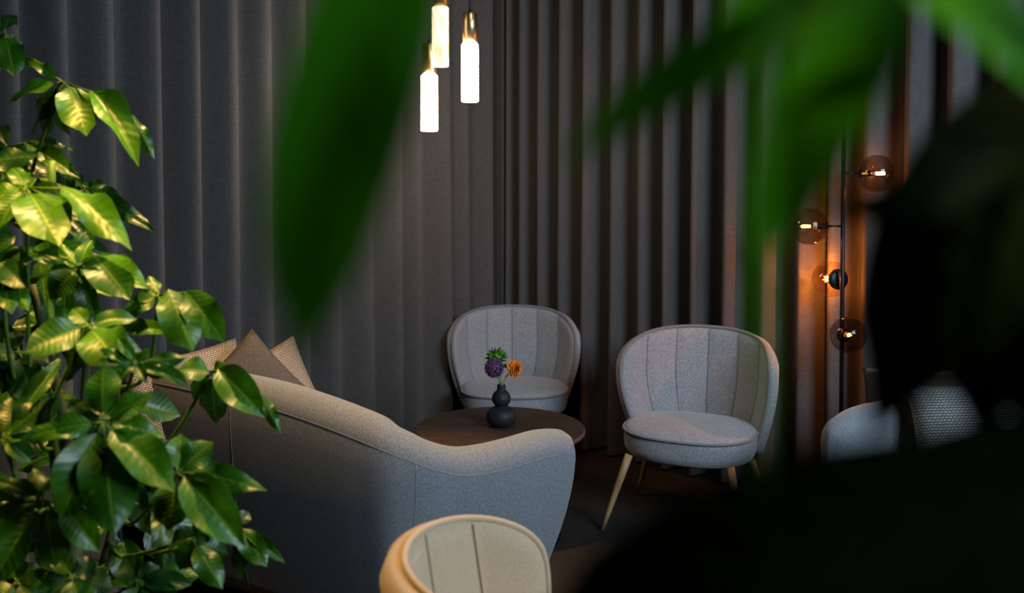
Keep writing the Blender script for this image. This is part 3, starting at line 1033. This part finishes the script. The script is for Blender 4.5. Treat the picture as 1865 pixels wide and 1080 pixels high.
def leaf_bm(droop, fold, wave, rnd, n=11, mid=None):
    """Leaf of unit length along +Y, unit width along X, face up +Z."""
    bm = bmesh.new()
    uvl = bm.loops.layers.uv.new('UVMap')
    xs = (-1.0, -0.62, -0.25, 0.0, 0.25, 0.62, 1.0)
    rows = []
    ph = rnd.uniform(0, 6)
    for i in range(n + 1):
        t = i / n
        w = 0.5 * leaf_width(t) if 0 < i < n else (0.012 if i == 0 else 0.002)
        sag = -droop * (t ** 2) + droop * 0.55 * t
        row = []
        for x in xs:
            z = sag + fold * abs(x) * w + wave * sin(ph + 9 * t + (2 if x > 0 else 0)) * abs(x) ** 2 * w
            row.append(bm.verts.new((x * w, t * (1 - 0.1 * droop), z)))
        rows.append(row)
    for i in range(n):
        for k in range(len(xs) - 1):
            f = bm.faces.new((rows[i][k], rows[i][k + 1], rows[i + 1][k + 1], rows[i + 1][k]))
            for lp, (a, b) in zip(f.loops, ((i, k), (i, k + 1), (i + 1, k + 1), (i + 1, k))):
                lp[uvl].uv = (0.5 + 0.5 * xs[b], a / n)
    return bm

rnd = random.Random(11)
LEAF_MESH = {}
for mi, m in enumerate(M_LEAF):
    for k in range(4):
        o = obj('leaf_template', leaf_bm((0.15, 0.24, 0.34, 0.20)[k], (0.16, 0.08, 0.24, -0.10)[k], (0.14, 0.22, 0.12, 0.20)[k], rnd), m)
        LEAF_MESH[(mi, k)] = o.data
        o.data.name = 'leaf'
        bpy.data.objects.remove(o)

def leaf_at(root, rloc, base, tip, width, face, mi, k):
    d = tip - base
    L = d.length
    y = d / L
    z = (face - y * face.dot(y)).normalized()
    x = y.cross(z)
    o = bpy.data.objects.new('leaf', LEAF_MESH[(mi, k)])
    COL.objects.link(o)
    o.parent = root
    o.matrix_local = Matrix.Translation(base - rloc) @ Matrix((x, y, z)).transposed().to_4x4() @ Matrix.Diagonal((width, L, L, 1))
    return o

def planter(root, r, h):
    bm = bmesh.new()
    lathe(bm, [(0, 0), (r * 0.82, 0), (r * 0.86, 0.01), (r, h - 0.01), (r, h), (r - 0.02, h), (r - 0.025, h - 0.05), (0, h - 0.05)], 40)
    bmesh.ops.recalc_face_normals(bm, faces=bm.faces)
    pot = obj('planter', bm, M_POT, root)
    bm = bmesh.new(); lathe(bm, [(r - 0.026, h - 0.052), (r * 0.5, h - 0.035), (0, h - 0.03)], 32)
    obj('soil', bm, M_SOIL, pot)

# --- the bushy umbrella plant beside the sofa
PL = Vector((-1.10, 2.42, 0))
plant = tag(empty('umbrella_plant', PL), 'tall bushy green umbrella plant with lamplit yellow patches, beside the sofa', 'plant')
planter(plant, 0.20, 0.36)
# clusters: hub (u, v, depth) then leaves: tip u, v, width px, depth change, lit-to-shaded tone, [base u, v]
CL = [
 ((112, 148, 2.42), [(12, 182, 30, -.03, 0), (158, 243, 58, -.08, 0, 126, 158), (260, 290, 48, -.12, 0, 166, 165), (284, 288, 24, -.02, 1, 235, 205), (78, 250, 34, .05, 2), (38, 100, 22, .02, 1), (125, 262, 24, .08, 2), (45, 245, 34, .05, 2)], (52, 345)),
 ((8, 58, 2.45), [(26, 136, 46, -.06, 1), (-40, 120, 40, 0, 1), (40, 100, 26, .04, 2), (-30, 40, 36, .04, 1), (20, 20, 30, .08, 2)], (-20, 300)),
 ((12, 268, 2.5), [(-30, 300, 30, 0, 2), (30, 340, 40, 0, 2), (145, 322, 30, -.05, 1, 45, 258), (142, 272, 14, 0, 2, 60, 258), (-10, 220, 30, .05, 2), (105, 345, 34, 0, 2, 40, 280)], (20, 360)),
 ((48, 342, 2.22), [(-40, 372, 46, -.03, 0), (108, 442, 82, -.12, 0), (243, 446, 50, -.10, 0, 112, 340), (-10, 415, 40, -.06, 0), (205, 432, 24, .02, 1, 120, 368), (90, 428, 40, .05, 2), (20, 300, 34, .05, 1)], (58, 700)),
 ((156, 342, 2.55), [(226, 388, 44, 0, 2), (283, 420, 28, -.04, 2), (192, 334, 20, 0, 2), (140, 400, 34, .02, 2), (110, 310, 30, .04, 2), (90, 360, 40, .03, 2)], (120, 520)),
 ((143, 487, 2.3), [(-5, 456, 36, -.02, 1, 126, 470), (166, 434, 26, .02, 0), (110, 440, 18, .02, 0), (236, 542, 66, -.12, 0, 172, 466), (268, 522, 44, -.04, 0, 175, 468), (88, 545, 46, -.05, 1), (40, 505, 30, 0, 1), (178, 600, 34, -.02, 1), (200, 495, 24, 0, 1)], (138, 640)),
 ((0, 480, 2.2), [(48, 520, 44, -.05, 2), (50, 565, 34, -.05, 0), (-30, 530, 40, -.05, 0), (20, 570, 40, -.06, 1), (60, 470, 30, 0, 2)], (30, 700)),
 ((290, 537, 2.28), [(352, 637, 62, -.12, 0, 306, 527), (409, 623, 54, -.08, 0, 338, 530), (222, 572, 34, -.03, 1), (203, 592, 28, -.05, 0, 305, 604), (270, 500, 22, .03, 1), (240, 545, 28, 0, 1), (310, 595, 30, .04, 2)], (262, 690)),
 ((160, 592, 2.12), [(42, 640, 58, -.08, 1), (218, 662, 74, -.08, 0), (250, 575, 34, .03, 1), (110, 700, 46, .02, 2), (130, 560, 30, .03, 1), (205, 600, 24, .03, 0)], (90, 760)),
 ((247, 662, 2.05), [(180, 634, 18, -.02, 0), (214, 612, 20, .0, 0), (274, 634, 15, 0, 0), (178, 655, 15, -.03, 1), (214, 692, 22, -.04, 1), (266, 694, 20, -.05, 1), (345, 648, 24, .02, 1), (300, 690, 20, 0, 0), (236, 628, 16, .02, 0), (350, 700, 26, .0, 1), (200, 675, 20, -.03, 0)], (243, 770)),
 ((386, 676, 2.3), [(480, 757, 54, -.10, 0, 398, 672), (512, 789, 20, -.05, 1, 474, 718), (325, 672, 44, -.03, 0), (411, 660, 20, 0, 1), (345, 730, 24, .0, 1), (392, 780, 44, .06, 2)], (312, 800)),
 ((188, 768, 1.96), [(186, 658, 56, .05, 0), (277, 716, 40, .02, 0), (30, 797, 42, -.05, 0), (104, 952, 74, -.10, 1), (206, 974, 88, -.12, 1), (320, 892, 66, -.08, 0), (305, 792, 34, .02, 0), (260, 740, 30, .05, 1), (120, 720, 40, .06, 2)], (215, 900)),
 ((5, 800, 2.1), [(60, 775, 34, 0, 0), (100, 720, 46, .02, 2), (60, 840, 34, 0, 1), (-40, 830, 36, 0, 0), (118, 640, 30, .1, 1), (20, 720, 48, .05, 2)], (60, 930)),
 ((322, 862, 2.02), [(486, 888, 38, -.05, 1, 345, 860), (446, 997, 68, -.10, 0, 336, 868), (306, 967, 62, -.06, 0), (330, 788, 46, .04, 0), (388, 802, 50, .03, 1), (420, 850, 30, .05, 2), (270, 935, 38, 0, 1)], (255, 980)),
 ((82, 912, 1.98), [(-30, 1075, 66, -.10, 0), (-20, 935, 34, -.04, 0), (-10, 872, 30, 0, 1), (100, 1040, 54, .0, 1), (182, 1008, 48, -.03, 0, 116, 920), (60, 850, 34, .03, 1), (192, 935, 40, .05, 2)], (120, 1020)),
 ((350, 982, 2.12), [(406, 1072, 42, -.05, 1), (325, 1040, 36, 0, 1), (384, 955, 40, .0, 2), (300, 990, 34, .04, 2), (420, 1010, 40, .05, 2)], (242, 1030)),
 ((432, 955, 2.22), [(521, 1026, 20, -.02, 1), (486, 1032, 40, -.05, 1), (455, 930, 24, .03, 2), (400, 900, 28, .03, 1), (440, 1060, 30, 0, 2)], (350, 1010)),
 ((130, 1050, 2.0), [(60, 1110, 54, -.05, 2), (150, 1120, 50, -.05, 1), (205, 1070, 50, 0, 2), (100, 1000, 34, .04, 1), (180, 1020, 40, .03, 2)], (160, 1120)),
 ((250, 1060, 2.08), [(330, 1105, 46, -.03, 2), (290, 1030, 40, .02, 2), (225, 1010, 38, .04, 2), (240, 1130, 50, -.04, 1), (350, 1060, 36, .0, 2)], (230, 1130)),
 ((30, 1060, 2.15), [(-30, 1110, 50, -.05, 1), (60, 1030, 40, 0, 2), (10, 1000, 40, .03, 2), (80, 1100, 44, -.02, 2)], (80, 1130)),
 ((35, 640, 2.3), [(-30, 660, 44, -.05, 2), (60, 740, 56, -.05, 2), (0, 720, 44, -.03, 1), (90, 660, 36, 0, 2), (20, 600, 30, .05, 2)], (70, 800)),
]
trunk_pts = []
def face_dir(i):
    return Vector((0.25 + rnd.uniform(-.3, .3), -0.85, 0.62 + rnd.uniform(-.2, .25)))
root_pts = [PL + Vector((0.02 * cos(a), 0.02 * sin(a), 0.31)) for a in (0, 1.6, 3.1, 4.7)]
TRUNK_TOP = [Vector((-1.13, 2.43, 1.55)), Vector((-1.02, 2.36, 1.10)), Vector((-0.96, 2.40, 0.75)), Vector((-1.16, 2.38, 1.25))]
TR = []
for i in range(4):
    a, b = root_pts[i], TRUNK_TOP[i]
    m = a.lerp(b, 0.5) + Vector((0.03 * (i - 1.5), 0.02, 0))
    pts = catmull([a, m, b], 24)
    bm = bmesh.new(); tube(bm, pts, (0.017, 0.009), 10)
    obj('trunk', bm, M_TRUNK if i else M_STEM, plant, shift=PL)
    TR += pts
for ci, (hub, leaves, mid) in enumerate(CL):
    H = P(*hub)
    bm = bmesh.new()
    mp = P(mid[0], mid[1], hub[2] + 0.08)
    j = min(TR, key=lambda p: (p - mp).length + (0.6 if p.z > mp.z - 0.02 else 0))
    tube(bm, [j, mp.lerp(j, 0.35) if (mp - j).length > 0.25 else mp, H], (0.0065, 0.0042), 7, n=14)
    for li, lf in enumerate(leaves):
        tu, tv, w, dd, mi = lf[:5]
        T = P(tu, tv, hub[2] + dd)
        B = P(lf[5], lf[6], hub[2] + dd * 0.3) if len(lf) > 5 else H.lerp(T, 0.12)
        s = hub[2] / F_PX
        tube(bm, [H, B.lerp(T, 0.03)], (0.0026, 0.002), 5)
        leaf_at(plant, PL, B, T, w * s * 1.16, face_dir(li), mi, (ci + li) % 4)
    obj('petiole', bm, M_STEM, plant, shift=PL)
# inner leaves behind, their shade put into deeper greens
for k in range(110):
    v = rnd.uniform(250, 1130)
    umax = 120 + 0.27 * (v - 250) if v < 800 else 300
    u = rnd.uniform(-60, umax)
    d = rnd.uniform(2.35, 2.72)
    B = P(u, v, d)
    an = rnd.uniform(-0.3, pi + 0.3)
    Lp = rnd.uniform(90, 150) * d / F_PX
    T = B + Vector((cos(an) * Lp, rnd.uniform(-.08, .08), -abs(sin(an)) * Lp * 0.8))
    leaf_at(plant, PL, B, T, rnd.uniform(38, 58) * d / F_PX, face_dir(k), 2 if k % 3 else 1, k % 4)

# --- the plant just before the camera, out of focus
NP = Vector((0.55, 0.62, 0))
near = tag(empty('umbrella_plant', NP), 'blurred near umbrella plant, its dark green drooping leaves hanging close across the view', 'plant')
planter(near, 0.17, 0.34)
def near_leaf(pts, wpx, face, m, root, rl):
    """pts: midrib as (u, v, depth); wpx: widest span in photo pixels."""
    c = [P(*p) for p in pts]
    n = 16
    mid = catmull(c, n)
    dmean = sum(p[2] for p in pts) / len(pts)
    bm = bmesh.new()
    uvl = bm.loops.layers.uv.new('UVMap')
    xs = (-1.0, -0.6, -0.25, 0.0, 0.25, 0.6, 1.0)
    rows = []
    F = Vector(face).normalized()
    for i, p in enumerate(mid):
        t = i / n
        w = 0.5 * wpx * dmean / F_PX * (leaf_width(t) if 0 < i < n else 0.02)
        d = (mid[min(i + 1, n)] - mid[max(i - 1, 0)]).normalized()
        sd = d.cross(F).normalized()
        nn = sd.cross(d)
        rows.append([bm.verts.new(p + sd * x * w + nn * (0.18 * abs(x) * w + 0.05 * w * sin(7 * t + 3 * x))) for x in xs])
    for i in range(n):
        for k in range(len(xs) - 1):
            f = bm.faces.new((rows[i][k], rows[i][k + 1], rows[i + 1][k + 1], rows[i + 1][k]))
            for lp, (a, b) in zip(f.loops, ((i, k), (i, k + 1), (i + 1, k + 1), (i + 1, k))):
                lp[uvl].uv = (0.5 + 0.5 * xs[b], a / n)
    obj('leaf', bm, m, root, shift=rl)
    return c[0]
UP = (0.1, -0.85, 0.5)
DN = (-0.45, -0.88, 0.05)
LIT = (0.58, -0.72, 0.38)
EDG = (0.32, -0.94, 0.08)
hubs = {'a': (1650, -30, 0.378), 'b': (800, -330, 0.378)}
NL_ = [
 ('a', [(1650, -10, 0.378), (1500, 15, 0.370), (1330, 90, 0.361), (1160, 190, 0.353), (1015, 305, 0.344)], 120, (0.4, -0.7, 0.6), M_NEARLEAF),
 ('a', [(1650, 0, 0.378), (1560, 90, 0.361), (1460, 230, 0.353), (1400, 380, 0.344), (1378, 500, 0.344)], 200, LIT, M_NEARLEAF),
 ('a', [(1420, -120, 0.284), (1396, 120, 0.275), (1385, 420, 0.275), (1388, 900, 0.284)], 56, LIT, M_NEARLEAF),
 ('a', [(1640, -30, 0.378), (1760, 20, 0.370), (1880, 130, 0.370), (1950, 260, 0.370)], 230, LIT, M_NEARLEAF),
 ('a', [(1660, -60, 0.396), (1540, -30, 0.396), (1400, -10, 0.396), (1290, 60, 0.396)], 110, LIT, M_NEARLEAF),
 ('b', [(770, -320, 0.378), (722, -110, 0.370), (655, 110, 0.344), (592, 330, 0.335), (564, 500, 0.335), (552, 668, 0.335)], 235, EDG, M_NEARLEAF),
 ('b', [(830, -280, 0.396), (790, -120, 0.396), (752, 40, 0.396)], 100, LIT, M_NEARLEAF),
]
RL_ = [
 ('c', [(1960, 150, .46), (1860, 300, .44), (1720, 510, .42), (1588, 790, .41)], 340, DN, M_SHADELEAF),
 ('c', [(1950, 150, .46), (1820, 290, .44), (1660, 365, .42), (1480, 385, .42)], 90, DN, M_SHADELEAF),
 ('c', [(1990, 200, .48), (1900, 380, .46), (1830, 570, .45), (1780, 785, .45)], 370, DN, M_SHADELEAF),
 ('c', [(1990, 240, .49), (1960, 420, .47), (1900, 620, .46), (1870, 800, .46)], 260, DN, M_SHADELEAF),
 ('c', [(1990, 160, .5), (1900, 200, .49), (1830, 330, .48), (1790, 450, .48)], 220, DN, M_SHADELEAF),
 ('d', [(2020, 840, .40), (1750, 915, .38), (1440, 985, .36), (1160, 1085, .35), (950, 1180, .35)], 310, DN, M_SHADELEAF),
 ('d', [(2010, 880, .42), (1800, 990, .40), (1500, 1100, .38), (1200, 1220, .37)], 400, DN, M_SHADELEAF),
 ('d', [(2000, 870, .42), (1900, 1000, .40), (1780, 1180, .40)], 380, DN, M_SHADELEAF),
 ('d', [(2020, 815, .46), (1880, 838, .45), (1700, 868, .44), (1450, 905, .44)], 180, DN, M_SHADELEAF),
]
NT_TOP = Vector((0.40, 0.55, 1.78))
tr = catmull([NP + Vector((0, 0, 0.29)), NP + Vector((0.02, 0.0, 0.9)), NP + Vector((-0.02, 0.0, 1.4)), NT_TOP], 24)
bm = bmesh.new(); tube(bm, tr, (0.016, 0.008), 10)
obj('trunk', bm, M_TRUNK, near, shift=NP)
for h, p in hubs.items():
    Hh = P(*p)
    bm = bmesh.new()
    j = NT_TOP
    tube(bm, [j, j.lerp(Hh, 0.5) + Vector((0, 0, 0.05)), Hh], (0.006, 0.004), 7, n=14)
    for hh, pts, *_ in NL_:
        if hh == h: tube(bm, [Hh, P(*pts[0])], 0.0025, 5)
    obj('petiole', bm, M_STEM, near, shift=NP)
for h, pts, w, face, m in NL_:
    near_leaf(pts, w, face, m, near, NP)
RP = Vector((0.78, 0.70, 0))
shaded_near = tag(empty('shaded_near_plant', RP), 'near plant leaves in shade, coloured almost black, blurred and filling the lower right', 'plant')  # near leaves in shade, set apart as a plant with darkened leaf colour
planter(shaded_near, 0.16, 0.32)
tr = catmull([RP + Vector((0, 0, 0.27)), RP + Vector((0.03, -0.05, 0.8)), RP + Vector((-0.02, -0.12, 1.25)), Vector((0.66, 0.52, 1.62))], 24)
bm = bmesh.new(); tube(bm, tr, (0.015, 0.007), 10)
obj('trunk', bm, M_TRUNK, shaded_near, shift=RP)
for h, p in {'c': (1990, 140, 0.48), 'd': (2030, 850, 0.43)}.items():
    Hh = P(*p)
    bm = bmesh.new()
    j = min(tr, key=lambda x: abs(x.z - Hh.z + 0.06))
    tube(bm, [j, Hh], (0.006, 0.004), 7, n=8)
    for hh, pts, *_ in RL_:
        if hh == h: tube(bm, [Hh, P(*pts[0])], 0.0025, 5)
    obj('petiole', bm, M_STEM, shaded_near, shift=RP)
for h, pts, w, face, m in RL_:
    near_leaf(pts, w, face, m, shaded_near, RP)
